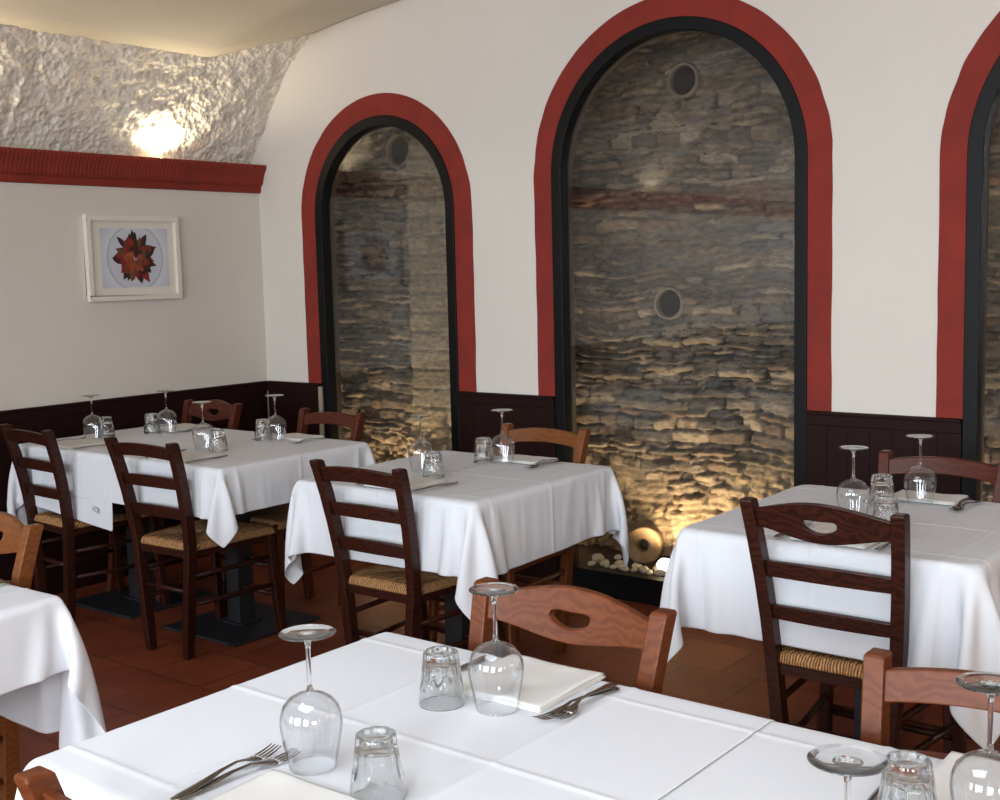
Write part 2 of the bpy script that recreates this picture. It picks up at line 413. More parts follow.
# red painted bands round the arches (stop at the wainscot), black frames, panes
WH = .90
def arch_path(c, r, s, z0, seg=48):
    return [(c-r, z0)]+[(c-r, z0+(s-z0)*i/8) for i in range(1, 8)]+[(c-r*math.cos(PI*i/seg), s+r*math.sin(PI*i/seg)) for i in range(seg+1)]+[(c+r, s-(s-z0)*i/8) for i in range(1, 8)]+[(c+r, z0)]
def ring(name, c, s, r0, r1, z0, y0, y1, m, wob=0, parent=None, seg=48):
    A = arch_path(c, r0, s, z0, seg); B = arch_path(c, r1, s, z0, seg)
    if wob: B = [(c+(x-c)*(1+wob*noise.noise(Vector((x*14, z*14, 0)))), z) for x, z in B]
    v2 = A+B; k = len(A); f2 = [(i, i+1, k+i+1, k+i) for i in range(k-1)]
    v, f = slab(v2, f2, lambda p: (p[0], y0, p[1]), lambda p: (p[0], y1, p[1]))
    return recalc(mk(name, v, f, m, parent))
RO = [.585, .705, .705]
for i, (c, r, s) in enumerate(ARCH):
    struct(ring('trim_%d' % (i+2), c, s, r, RO[i], WH, WY-.004, WY+.002, M['red'], wob=.008, seg=90))
    fr = ring('window_%d' % (i+1), c, s, r-.050, r+.002, SILL, WY-.012, WY+.05, M['black']); struct(fr); bevel(fr, .003)
    ring('reveal_lining', c, s, r-.048, r-.002, SILL, WY+.052, WY+.085, M['lining'], parent=fr)
    b = MB(); b.box(c-r+.058, c+r-.058, WY-.012, WY+.05, SILL, SILL+.03); b.build('bottom_rail', M['black'], fr)
    b = MB(); b.box(c-r, c+r, WY-.014, WY-.001, 0.0, SILL); b.build('kick_plate', M['black'], fr)
    v2 = arch_path(c, r-.05, s, SILL+.02)
    v, f = slab(v2, [tuple(range(len(v2)))], lambda p: (p[0], WY+.02, p[1]), lambda p: (p[0], WY+.026, p[1]))
    recalc(mk('pane', v, f, M['pane'], fr))
    # thin white sealing line and latch along the frame
    b = MB(); b.box(c-r+.045, c-r+.049, WY+.012, WY+.018, .3, s); b.build('seal', M['dark'], fr)
# wainscot
def wainscot(name, x0, x1, y0, y1, along):
    b = MB()
    if along == 'x':
        k = int((x1-x0)/.095)+1; w = (x1-x0)/k
        for i in range(k): b.box(x0+i*w+.0004, x0+(i+1)*w-.0004, WY-.016, WY, 0, WH-.05)
        o = b.build(name, M['wains']); bevel(o, .001)
        c = MB(); c.box(x0, x1, WY-.022, WY, WH-.055, WH-.012); c.box(x0-.0, x1+.0, WY-.034, WY, WH-.012, WH)
    else:
        k = int((y1-y0)/.095)+1; w = (y1-y0)/k
        for i in range(k): b.box(WX, WX+.016, y0+i*w+.0004, y0+(i+1)*w-.0004, 0, WH-.05)
        o = b.build(name, M['wains']); bevel(o, .001)
        c = MB(); c.box(WX, WX+.022, y0, y1, WH-.055, WH-.012); c.box(WX, WX+.034, y0, y1, WH-.012, WH)
    struct(o); q = c.build('cap_moulding', M['wains'], o); bevel(q, .003)
wainscot('trim_5', WX+.02, ARCH[0][0]-ARCH[0][1]-.004, 0, 0, 'x')
wainscot('trim_6', ARCH[0][0]+ARCH[0][1]+.004, ARCH[1][0]-ARCH[1][1]-.004, 0, 0, 'x')
wainscot('trim_7', ARCH[1][0]+ARCH[1][1]+.004, ARCH[2][0]-ARCH[2][1]-.004, 0, 0, 'x')
wainscot('trim_8', ARCH[2][0]+ARCH[2][1]+.004, RX, 0, 0, 'x')
wainscot('trim_9', 0, 0, RY, WY-.02, 'y')
b = MB(); b.box(-4.685, -4.662, WY-.03, WY-.0145, .5, .885); struct(bevel(b.build('trim_10', M['ivory']), .002))

# ------------------------------------------------------------------ old stone wall behind the panes
SY = 5.00
HOLES = [(-2.845, 1.305, .072), (-2.76, 2.325, .074), (-4.535, 2.15, .085)]
def build_stone():
    x0, x1, z0, z1 = -5.7, .5, -.05, 3.1; st = .0072
    nx = int((x1-x0)/st); nz = int((z1-z0)/st)
    rr = np.random.RandomState(3)
    def vnoise(X, Y, seed):
        g = np.random.RandomState(seed).rand(257, 257)
        xi = np.floor(X).astype(int); yi = np.floor(Y).astype(int); fx = X-xi; fy = Y-yi
        fx = fx*fx*(3-2*fx); fy = fy*fy*(3-2*fy); xi %= 256; yi %= 256
        return (g[xi, yi]*(1-fx)+g[xi+1, yi]*fx)*(1-fy)+(g[xi, yi+1]*(1-fx)+g[xi+1, yi+1]*fx)*fy
    def fbm(X, Y, seed, o=4):
        s = 0; a = .5
        for i in range(o): s = s+a*vnoise(X*2**i+17*i, Y*2**i+9*i, seed+i); a *= .5
        return s*1.07-.5
    X, Z = np.meshgrid(np.linspace(x0, x1, nx), np.linspace(z0, z1, nz), indexing='ij')
    wz = Z+.10*fbm(X*1.6+9, Z*1.6, 5)+.050*fbm(X*5, Z*4, 11)+.012*fbm(X*16, Z*14, 12)
    rows = [z0-.3]
    while rows[-1] < z1+.3: rows.append(rows[-1]+rr.choice([.020, .028, .038, .050, .062], p=[.16, .26, .28, .20, .10]))
    rows = np.array(rows); ri = np.clip(np.searchsorted(rows, wz)-1, 0, len(rows)-2)
    lo = rows[ri]; hi = rows[ri+1]; zf = (wz-lo)/(hi-lo); rh = hi-lo
    wx = X+.03*fbm(X*7, Z*9, 21)+.01*fbm(X*30, Z*40, 25)
    L = (.085+.15*rr.rand(len(rows)))[ri]; off = rr.rand(len(rows))[ri]*3
    u = (wx+off+10)/L; ui = np.floor(u).astype(int); uf = u-ui
    jit = rr.rand(997); ed = .25*(jit[(ui*131+ri*17) % 997]-.5); ed2 = .25*(jit[((ui+1)*131+ri*17) % 997]-.5)
    uf = (uf-ed)/(1-ed+ed2); 
    sid = (ui*7919+ri*104729) % 4999
    rnd = rr.rand(4999); rnd2 = rr.rand(4999); rnd3 = rr.rand(4999)
    dx = np.minimum(uf, 1-uf)*L; dz = np.minimum(zf, 1-zf)*rh
    # uneven long edges: stones narrow at their ends
    dz = dz-.004*(1-np.clip(dx/.05, 0, 1))-.008*fbm(X*24, Z*30, 31)*2
    d = np.minimum(dx, dz)
    shape = np.clip(d/.007, 0, 1)**.5
    pro = rnd[sid]**1.5*.052
    tilt = (rnd2[sid]-.5)*.018*(zf-.5)*2+(rnd3[sid]-.5)*.03*(uf-.5)
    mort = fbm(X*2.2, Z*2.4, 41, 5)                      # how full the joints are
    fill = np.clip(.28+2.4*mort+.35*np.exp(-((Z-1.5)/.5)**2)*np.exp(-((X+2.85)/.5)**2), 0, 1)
    h = shape*(.022+pro+tilt)
    mh = fill*.030+.012*fbm(X*20, Z*22, 51)
    mask = h > mh
    h = np.maximum(h, mh)
    # squared lighter blocks (a pier) seen in the right part of the first niche
    pier = np.clip(((X+4.50+.02*fbm(Z*8, X*0, 61))/.02), 0, 1)*np.clip((-4.02-X)/.03, 0, 1)
    br = np.floor((Z+.01*fbm(X*5, Z*5, 62))/.105); bf = (Z/.105) % 1
    bu = (X+.5*.2*(br % 2)+10)/.24; bl = np.floor(bu); buf = bu-bl
    bd = np.minimum(np.minimum(bf, 1-bf)*.105, np.minimum(buf, 1-buf)*.24)
    bh = .035+.012*np.clip(bd/.012, 0, 1)+.010*fbm(X*18, Z*18, 63)
    h = h*(1-pier)+bh*pier
    h = h+.035*fbm(X*1.3, Z*1.3, 71)+.012*fbm(X*9, Z*11, 73)+.010*fbm(X*30, Z*45, 77, 5)
    # rubble spreading at the foot of the wall
    low = np.clip((.70-Z+.5*fbm(X*2.5, Z*2, 81))/.5, 0, 1)
    lump = np.abs(fbm(X*6, Z*8, 83, 6))*.20+np.abs(fbm(X*17, Z*22, 87, 5))*.09+fbm(X*50, Z*60, 89, 3)*.022
    h = h*(1-.8*low)+low*(.03+lump)+low**2*.09
    # colours of the stones; warm lamp glow painted in ochre over the foot
    base = 1.12*np.array([[.125, .108, .092], [.160, .132, .105], [.095, .086, .078], [.185, .145, .105], [.135, .100, .075], [.225, .185, .140]])
    ci = (rnd2[sid]*5.99).astype(int)
    col = base[ci]*(0.8+.4*rnd3[sid])[..., None]
    fq = np.clip(fill*1.3-.1, 0, 1)[..., None]      # open joints: dark earth deepened by painted shade; filled ones: pale lime mortar
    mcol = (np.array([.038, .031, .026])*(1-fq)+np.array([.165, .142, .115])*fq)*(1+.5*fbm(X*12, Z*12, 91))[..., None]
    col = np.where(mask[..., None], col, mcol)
    pcol = np.array([.24, .20, .145])*(.85+.3*rnd[((bl*31+br*57) % 4999).astype(int)])[..., None]
    col = col*(1-pier[..., None])+pcol*pier[..., None]
    col = col*(1-low[..., None]*.8)+low[..., None]*.8*np.array([.36, .27, .16])*(1+.6*fbm(X*10, Z*10, 95))[..., None]
    # red horizontal band across the wall
    bc = np.exp(-((Z-1.79-.015*fbm(X*3, Z*0, 97)+.0*X)/.035)**4)*(X > -3.6)
    col = col*(1-.55*bc[..., None])+.55*bc[..., None]*np.array([.17, .075, .05])
    for hx, hz, hr in HOLES:
        dd = np.hypot(X-hx, Z-hz); h = np.where(dd < hr+.004, -.62, h)
    V = np.stack([X, SY-h, Z], -1).reshape(-1, 3)
    I = np.arange(nx*nz).reshape(nx, nz)
    F = np.stack([I[:-1, :-1], I[1:, :-1], I[1:, 1:], I[:-1, 1:]], -1).reshape(-1, 4)
    me = bpy.data.meshes.new('wall_stone'); me.vertices.add(len(V)); me.vertices.foreach_set('co', V.ravel())
    me.loops.add(F.size); me.loops.foreach_set('vertex_index', F.ravel()); me.polygons.add(len(F))
    me.polygons.foreach_set('loop_start', np.arange(0, F.size, 4)); me.polygons.foreach_set('loop_total', np.full(len(F), 4)); me.update()
    me.polygons.foreach_set('use_smooth', np.ones(len(F), bool))
    ca = me.color_attributes.new('tone', 'FLOAT_COLOR', 'POINT')
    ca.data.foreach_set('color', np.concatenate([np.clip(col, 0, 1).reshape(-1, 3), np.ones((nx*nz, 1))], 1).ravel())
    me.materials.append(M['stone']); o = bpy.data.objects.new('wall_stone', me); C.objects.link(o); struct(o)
build_stone()
b = MB(); b.box(-5.7, .5, SY+.7, SY+.75, -.1, 3.15); struct(b.build('wall_behind_stone', M['dark']))
b = MB(); b.box(-5.75, -5.7, WY+.08, SY+.75, -.1, 3.15); b.box(.5, .55, WY+.08, SY+.75, -.1, 3.15); b.box(-5.7, .5, WY+.08, SY+.75, 3.1, 3.15); struct(b.build('wall_niche_ends', M['wall']))
v = []; f = []; nx = 160; ny = 14
for i in range(nx+1):
    for j in range(ny+1):
        x = -5.7+6.2*i/nx; y = WY+.05+(SY-WY-.05)*j/ny; s = Vector((x, y, 0))
        v.append((x, y, .092+.03*j/ny+.014*noise.noise(s*12)+.010*noise.noise(s*30)))
for i in range(nx):
    for j in range(ny): a = i*(ny+1)+j; f.append((a, a+ny+1, a+ny+2, a+1))
struct(mk('floor_niche', v, f, M['lining'], smooth=True))
# pipes set into the wall
for k, (hx, hz, hr) in enumerate(HOLES):
    b = MB()
    n = 36; rings = []
    for (r, y) in ((hr-.007, -.02), (hr-.007, -.05), (hr-.003, -.056), (hr+.003, -.056), (hr+.006, -.04), (hr+.006, .05)):
        rings.append([(r*math.cos(2*PI*j/n)*(1+.02*math.sin(3*j)), y, r*math.sin(2*PI*j/n)) for j in range(n)])
    b.loft(rings, cap=False)
    o = b.build('drain_pipe', M['greypipe'], None, True); o.location = (hx, SY, hz)
    b = MB(); b.loft([[(r*math.cos(2*PI*j/n), y, r*math.sin(2*PI*j/n)) for j in range(n)] for r, y in ((hr-.006, -.02), (hr-.006, .6), (.001, .6))], cap=False); b.build('bore', M['bore'], o, True)
    tag(o, ['round pipe mouth in the stone wall, middle of the central arch', 'round pipe mouth in the stone wall, top of the central arch', 'round pipe mouth in the stone wall, top of the left arch'][k], 'pipe')
# thick pipe lying at the foot of the wall
b = MB(); n = 40; rings = []
for (r, y) in ((.026, .16), (.028, .0), (.032, -.010), (.036, -.012), (.040, -.012), (.074, -.012), (.079, -.012), (.085, -.008), (.088, 0), (.090, .01), (.090, .18)):
    rings.append([(r*math.cos(2*PI*j/n), y, r*math.sin(2*PI*j/n)*(1+.05*math.cos(2*PI*j/n))) for j in range(n)])
b.loft(rings, cap=False); o = b.build('clay_pipe', M['clay'], None, True); o.location = (-2.862, 4.72, .185); o.rotation_euler = (math.radians(-8), 0, math.radians(22))
tag(o, 'thick round clay pipe with small hole, lying by the glowing floor spotlight', 'pipe')
def hb(v):
    d = (v[0]*.3+noise.noise(Vector(v)*1.5+Vector((3, 1, 2)))); return d
def pebble_mesh(seed, rad):
    bm = bmesh.new(); bmesh.ops.create_icosphere(bm, subdivisions=3, radius=1)
    for v in bm.verts:
        q = v.co.copy(); d = 1+.35*noise.noise(q*1.1+Vector((seed*5, 0, 0)))+.12*noise.noise(q*3+Vector((seed, 9, 0)))
        v.co = Vector((q.x*rad*1.25*d, q.y*rad*d, q.z*rad*.75*d))
    me = bpy.data.meshes.new('pebble'); bm.to_mesh(me); bm.free(); me.materials.append(M['pebble'])
    me.polygons.foreach_set('use_smooth', [True]*len(me.polygons)); return me
pm = [pebble_mesh(s, .024) for s in range(5)]
def peb(x, y, s, k, label, grp):
    o = bpy.data.objects.new('pebble', pm[k % 5]); C.objects.link(o); o.location = (x, y, .112+.013*s); o.scale = (s, s, s)
    o.rotation_euler = (0, 0, R.random()*6); tag(o, label, 'pebble', grp)
big = [(-3.03, 4.60, 1.25), (-2.97, 4.56, .8), (-2.915, 4.60, .7), (-2.87, 4.555, .75), (-2.80, 4.57, .9), (-2.745, 4.54, .95), (-2.70, 4.60, 1.0), (-2.66, 4.535, .85)]
k = 0
for x, y, s in big: peb(x, y, s, k, 'pale round pebble in the row behind the bottom rail of the central arch', 'pebbles behind the central arch'); k += 1
for i in range(26):
    x = -3.05+.038*i+R.uniform(-.01, .01)
    peb(x, R.choice([4.515, 4.53, 4.64, 4.66, 4.69]), R.uniform(.4, .7), k, 'pale round pebble in the row behind the bottom rail of the central arch', 'pebbles behind the central arch'); k += 1

# ------------------------------------------------------------------ lamps
def spot(name, label, loc, aim, energy, size, rad, col=(1, .74, .42), cone=150, fix=.032, group=None, blend=.6):
    t = empty(name, label, 'lamp', loc, 0, group)
    b = MB(); b.lathe([(.001, -.045), (fix*.6, -.045), (fix*.8, -.02), (fix*.7, -.012), (.001, -.012)], 24)
    q = b.build('housing', M['dark'], t, True)
    b = MB(); b.lathe([(.001, -.016), (fix*.55, -.014), (fix*.9, -.002), (fix, .012), (fix*.9, .026), (fix*.5, .038), (.001, .042)], 24); l_ = b.build('lens', M['lamp'], t, True)
    d = Vector(aim).normalized()
    ld = bpy.data.lights.new(name+'_light', 'SPOT'); ld.energy = energy; ld.color = col; ld.shadow_soft_size = rad; ld.spot_size = math.radians(cone); ld.spot_blend = blend
    lo = bpy.data.objects.new(name+'_light', ld); C.objects.link(lo); lo.location = Vector(loc)+Vector((0, 0, .012))+d*.055; lo.rotation_euler = (-d).to_track_quat('Z', 'Y').to_euler()
    return t
WARM = (1, .77, .48)
spot('floor_spotlight', 'small glowing spotlight among the pebbles behind the central arch', (-2.665, 4.585, .135), (-.02, .50, .95), 36, 1, .03, WARM, fix=.036)
spot('floor_spotlight', 'added unseen spotlight behind the wall pier between the left and central arches', (-3.36, 4.70, .14), (.15, .5, .9), 9, 1, .03, WARM)  # hidden fill lamp, added to light the stones left of the clay pipe
spot('floor_spotlight', 'glowing spotlight at the foot of the stone wall behind the left arch', (-4.50, 4.60, .14), (.0, .6, .9), 30, 1, .03, WARM)
spot('floor_spotlight', 'glowing spotlight at the foot of the stone wall behind the right arch', (-.95, 4.63, .13), (0, .5, .85), 26, 1, .03, WARM)
VW = (1, .84, .58)
spot('ledge_uplight', 'glowing uplight on the red ledge above the framed picture', (-5.10, 3.80, 2.045), (.10, 0, 1), 14, 1, .02, VW, cone=170, fix=.028)
spot('ledge_uplight', 'glowing uplight on the red ledge left of the picture, outside the frame', (-5.10, 2.6, 2.045), (.10, 0, 1), 14, 1, .02, VW, cone=170, fix=.028)
spot('ledge_uplight', 'glowing uplight on the red ledge, mirrored in the central pane', (-5.10, .3, 2.045), (.10, 0, 1), 14, 1, .02, VW, cone=170, fix=.028)

# daylight through the windows behind the camera
def area(name, loc, rot, sx, sy, e, col, spread=180):
    ld = bpy.data.lights.new(name, 'AREA'); ld.shape = 'RECTANGLE'; ld.size = sx; ld.size_y = sy; ld.energy = e; ld.color = col; ld.spread = math.radians(spread)
    o = bpy.data.objects.new(name, ld); C.objects.link(o); o.location = loc; o.rotation_euler = rot
for i, (x0, x1) in enumerate(WINS):
    area('window_daylight', ((x0+x1)/2, RY-.14, (WZ0+WZ1)/2), (math.radians(68), 0, 0), x1-x0, WZ1-WZ0, [62, 100, 190][i], (.86, .93, 1), 120)
area('added_skylight_fill', (-1.3, .35, 2.80), (0, 0, 0), 1.7, 1.3, 42, (.84, .92, 1))  # fill panel added under the ceiling to brighten the table tops
b = MB(); b.box(-2.2, -2.15, -.35, 1.05, 2.78, 2.9); b.box(-.45, -.4, -.35, 1.05, 2.78, 2.9); b.box(-2.15, -.45, -.35, -.3, 2.78, 2.9); b.box(-2.15, -.45, 1.0, 1.05, 2.78, 2.9); struct(b.build('window_7', M['white']))  # frame added around the fill panel; the ceiling has no opening
area('window_daylight', (RX-.03, -1.45, 1.65), (math.radians(82), 0, math.radians(90)), 1.6, 1.4, 80, (.84, .92, 1), 150)  # added fill light for the left wall; the right wall stays closed
b = MB(); b.box(RX-.06, RX-.001, -2.32, -2.26, .9, 2.4); b.box(RX-.06, RX-.001, -.64, -.58, .9, 2.4); b.box(RX-.06, RX-.001, -2.26, -.64, .9, .94); b.box(RX-.06, RX-.001, -2.26, -.64, 2.36, 2.4); struct(b.build('window_8', M['white']))  # window frame added around that side fill light
for yy in (.4, 2.9):      # warm fill lamps added on the right-hand wall, outside the frame
    t = empty('wall_lamp', 'added round warm fill lamp on the right wall, '+('nearer the stone wall' if yy > 1 else 'nearer the windows'), 'lamp', (RX, yy, 2.0))
    b = MB(); b.lathe([(.001, -.02), (.06, -.02), (.06, 0), (.02, .01), (.02, .05), (.001, .05)], 24); q = b.build('wall_plate', M['dark'], t, True); q.rotation_euler = (0, -PI/2, 0)
    b = MB(); b.lathe([(.001, .04), (.05, .05), (.08, .10), (.07, .15), (.03, .18), (.001, .185)], 24); q = b.build('globe', M['lampglobe'], t, True); q.rotation_euler = (0, -PI/2, 0)
    ld = bpy.data.lights.new('wall_lamp_light', 'POINT'); ld.energy = 24; ld.color = (1, .72, .46); ld.shadow_soft_size = .08
    lo = bpy.data.objects.new('wall_lamp_light', ld); C.objects.link(lo); lo.location = (RX-.32, yy, 2.0)
w = bpy.data.worlds.new('world'); bpy.context.scene.world = w; w.use_nodes = True
w.node_tree.nodes['Background'].inputs[0].default_value = (.8, .9, 1, 1); w.node_tree.nodes['Background'].inputs[1].default_value = 1.0

# ------------------------------------------------------------------ picture on the left wall
pc = empty('picture', 'white framed picture of a red and brown flower-shaped dish on the left wall', 'picture', (WX, 3.62, 1.585))
b = MB()
y0, y1, z0, z1, w_ = -.275, .262, -.21, .21, .026
b.box(.0, .03, y0, y1, z0, z0+w_); b.box(0, .03, y0, y1, z1-w_, z1); b.box(0, .03, y0, y0+w_, z0+w_, z1-w_); b.box(0, .03, y1-w_, y1, z0+w_, z1-w_)
bevel(b.build('frame', M['white'], pc), .004)
b = MB(); b.box(.002, .014, y0+w_, y1-w_, z0+w_, z1-w_); b.build('mat_board', M['matboard'], pc)
def print_mat():
    t = NT('dish_photo'); bs = pbsdf(t, srgb(190, 195, 205), .35)
    co = t.n('TexCoord'); mp = t.n('Mapping'); t.l(co.outputs['Object'], mp.inputs[0])
    sp_ = t.n('SeparateXYZ'); t.l(co.outputs['Object'], sp_.inputs[0])
    cb = t.n('CombineXYZ'); t.l(sp_.outputs['Y'], cb.inputs[0]); t.l(sp_.outputs['Z'], cb.inputs[1])
    ln = t.n('VectorMath', operation='LENGTH'); t.l(cb.outputs[0], ln.inputs[0])
    rp = t.n('ValToRGB'); e = rp.color_ramp.elements; e[0].position = .60; e[0].color = srgb(188, 192, 202); e[1].position = .62; e[1].color = srgb(158, 164, 178)
    e2 = e.new(.66); e2.color = srgb(200, 204, 210); e3 = e.new(.95); e3.color = srgb(178, 184, 196)
    m = t.n('Math', operation='MULTIPLY'); m.inputs[1].default_value = 3.9; t.l(ln.outputs['Value'], m.inputs[0])
    t.l(m.outputs[0], rp.inputs[0]); t.l(rp.outputs[0], bs.inputs['Base Color']); return t.m
b = MB(); b.box(.0142, .0150, -.195, .195, -.145, .145); pt = b.build('photo_print', print_mat(), pc)
fm = [mat('dish_red', srgb(122, 30, 22), .5, var=.3, vscale=40), mat('dish_dark', srgb(48, 20, 16), .5, var=.3, vscale=40), mat('dish_orange', srgb(140, 66, 36), .5, var=.3, vscale=40), mat('dish_brown', srgb(96, 62, 38), .5, var=.3, vscale=50)]
vs = []; fs = []; mi = []
rq = random.Random(4)
def petal(a, r0, r1, wd, lv, m_):
    k = len(vs); pts = []
    for t_ in [i/6 for i in range(7)]: pts.append((r0+(r1-r0)*t_, wd*math.sin(PI*min(1, .08+t_*.92))*(1+.35*rq.uniform(-1, 1))))
    poly = [(x, yv) for x, yv in pts]+[(x, -yv) for x, yv in reversed(pts)]
    for x, yv in poly: vs.append((.0152+lv*.00012, x*math.cos(a)-yv*math.sin(a), x*math.sin(a)+yv*math.cos(a)))
    fs.append(tuple(range(k, k+len(poly)))); mi.append(m_)
for lv in range(7):
    n = 13-lv
    for i in range(n):
        a = 2*PI*i/n+rq.uniform(-.25, .25)+lv*.3
        R1 = (.128-lv*.013)*(1+rq.uniform(-.15, .15))
        petal(a, .2*R1, R1, .022+rq.uniform(-.006, .006), lv*3+i % 3, rq.choice([0, 0, 1, 1, 1, 3] if lv < 4 else [0, 1, 2, 3, 2]))
petal(PI/2-.05, -.005, .112, .016, 30, 1); petal(PI/2-.02, .01, .105, .009, 32, 1)
mk('dish_image', vs, fs, None, pt, mats=fm, fm=mi)

# ------------------------------------------------------------------ chairs
def post_center(s, z):  # centre line of a rear post
    if z <= .45: t = z/.45; return (s*(.112+.045*t), -.005-.03*t*t*0+.0*t, z)
    t = (z-.45)/.42; return (s*(.157+.030*t), -.005-.035*t-.05*t*t, z)
def make_chair(kind, wm, label, loc, rz, group):
    t = empty('dining_chair', label, 'chair', loc, rz, group)
    for s in (-1, 1):
        b = MB(); secs = []
        for z in (0, .12, .25, .38, .45, .55, .65, .75, .83, .862):
            c = post_center(s, z); k = 1.0 if z > .1 else .85
            secs.append((c, .0165*k, .0205*k))
        c = post_center(s, .868); secs.append((c, .0135, .0165))
        bevel(b_ := (b.bar(secs), b.build('rear_post', wm, t))[1], .0028, 2, 35)
        b = MB(); secs = []
        for z, x, y in ((0, .192, .425), (.1, .187, .412), (.25, .178, .40), (.40, .172, .392), (.452, .171, .39)):
            secs.append(((s*x, y, z), .0155, .017))
        b.bar(secs); bevel(b.build('front_leg', wm, t), .005, 2, 35)
    # stretchers
    def fl(s, z): 
        tt = z/.45; return (s*(.192-.021*tt), .425-.035*tt, z)
    for s in (-1, 1):
        for z0, z1 in ((.33, .335), (.215, .22)):
            a = post_center(s, z0); c = fl(s, z1); b = MB(); b.tube([(a[0], a[1]+.012, a[2]), ((a[0]+c[0])/2, (a[1]+c[1])/2, z0), (c[0], c[1]-.008, c[2])], [.0085, .0105, .0085]); b.build('stretcher', wm, t, True)
    a, c = post_center(-1, .27), post_center(1, .27); b = MB(); b.tube([a, (0, a[1], .27), c], [.0085, .0105, .0085]); b.build('stretcher', wm, t, True)
    for z in (.29, .17):
        a, c = fl(-1, z), fl(1, z); b = MB(); b.tube([a, (0, a[1], z), c], [.009, .011, .009]); b.build('stretcher', wm, t, True)
    # seat frame rails
    b = MB(); b.box(-.15, .15, -.012, .004, .405, .432); b.box(-.16, .16, .385, .40, .405, .432)
    for s in (-1, 1): b.loft([[(s*.150-.006, .0, z), (s*.150+.006, .0, z), (s*.172+.006, .385, z), (s*.172-.006, .385, z)] for z in (.405, .432)])
    b.build('seat_frame', wm, t)
    # rush seat: trapezoid, rolled edges, dished to the centre
    n1, n2 = 60, 44; v = []; f = []
    for i in range(n1+1):
        for j in range(n2+1):
            u = -1+2*i/n1; w_ = -1+2*j/n2
            hw = .163+(.198-.163)*(w_+1)/2
            e = max(abs(u), abs(w_))
            x = u*hw; y = .2+w_*.208
            lump = .0018*math.sin((x if abs(w_) > abs(u) else y)*2*PI/.0150)
            roll_ = math.sqrt(max(0, 1-max(0, (e-.88)/.12)**2))
            z = .440+.024*roll_+lump*(.4+.6*e)-.007*(1-e)**.7-.004*(1-abs(abs(u)-abs(w_)))**8
            v.append((x, y, z))
    N = n2+1
    for i in range(n1):
        for j in range(n2): a = i*N+j; f.append((a, a+N, a+N+1, a+1))
    base = len(v)
    bd = [(i, 0) for i in range(n1+1)]+[(n1, j) for j in range(1, N)]+[(i, n2) for i in range(n1-1, -1, -1)]+[(0, j) for j in range(n2-1, 0, -1)]
    ids = [i*N+j for i, j in bd]; k = len(ids)
    for dz, q in ((-.004, 1.0), (-.010, .98)):
        for i_ in ids: p = v[i_]; v.append((p[0]*q, .2+(p[1]-.2)*q, .440+dz))
    for lv in range(2):
        for i_ in range(k):
            a0 = ids[i_] if lv == 0 else base+i_; a1 = ids[(i_+1) % k] if lv == 0 else base+(i_+1) % k
            b0 = base+lv*k+i_; b1 = base+lv*k+(i_+1) % k
            f.append((a0, b0, b1, a1))
    f.append(tuple(base+k+i_ for i_ in range(k)))
    recalc(mk('rush_seat', v, f, M['rush'], t, True))
    # back rails: bowed boards between the posts
    def rail(name, zc, hb, ht, hole=None, bow=.022):
        a = post_center(1, zc); hwid = a[0]-.002; v2 = []; f2 = []; NN = 44
        def y(x, z): return post_center(1, z)[1]-bow*(1-(x/hwid)**2)+.004
        def cols(u):
            zb, zt = zc+hb(u), zc+ht(u)
            if hole and abs(u*hwid-hole[0]) < hole[1]:
                hh = hole[2]*math.sqrt(max(0, 1-((u*hwid-hole[0])/hole[1])**2))**.8
            else: hh = 0
            m_ = zc+(hole[3] if hole else 0)-(0 if not hole else .004*math.cos(u*10)); m_ = min(max(m_, zb+.004), zt-.004)
            return zb, m_-hh, m_+hh, zt
        uu = sorted(set([-1+2*i/NN for i in range(NN+1)]+([(hole[0]-hole[1]*math.cos(PI*i/24))/hwid for i in range(25)] if hole else [])))
        for ua, ub in zip(uu, uu[1:]):
            A, B = cols(ua), cols(ub); xa, xb = ua*hwid, ub*hwid
            k = len(v2); v2.extend([(xa, A[0]), (xb, B[0]), (xb, B[1]), (xa, A[1]), (xa, A[2]), (xb, B[2]), (xb, B[3]), (xa, A[3])])
            f2.append((k, k+1, k+2, k+3)); f2.append((k+4, k+5, k+6, k+7))
        v, f = slab(v2, f2, lambda p: (p[0], y(p[0], p[1])-.009, p[1]), lambda p: (p[0], y(p[0], p[1])+.009, p[1]))
        o = recalc(mk(name, v, f, wm, t)); bevel(o, .003, 2, 50); return o
    if kind == 'B':
        rail('top_rail', .815, lambda u: -.030-.012*math.cos(u*PI), lambda u: .028+.033*math.cos(u*PI/2)**1.2, (0, .043, .0155, .004))
        rail('slat', .685, lambda u: -.021+.004*(1-u*u), lambda u: .019+.008*(1-u*u))
        rail('slat', .570, lambda u: -.019+.004*(1-u*u), lambda u: .017+.008*(1-u*u))
    else:
        rail('top_rail', .818, lambda u: -.026+.014*(1-u*u), lambda u: .024+.016*(1-u*u))
        rail('slat', .700, lambda u: -.024+.006*(1-u*u), lambda u: .020+.010*(1-u*u))
        rail('slat', .580, lambda u: -.024+.006*(1-u*u), lambda u: .020+.010*(1-u*u))
    return t
G = 'rush seated dining chairs'
protoA = {}; 
def chair(kind, wood_, loc, rz, label, sc_=(1, 1, 1)):
    key = kind+wood_
    if key not in protoA: o = protoA[key] = make_chair(kind, M[wood_], label, loc, rz, G)
    else: o = dup(protoA[key], loc, rz, label, G)
    o.scale = sc_; return o
r_ = math.radians
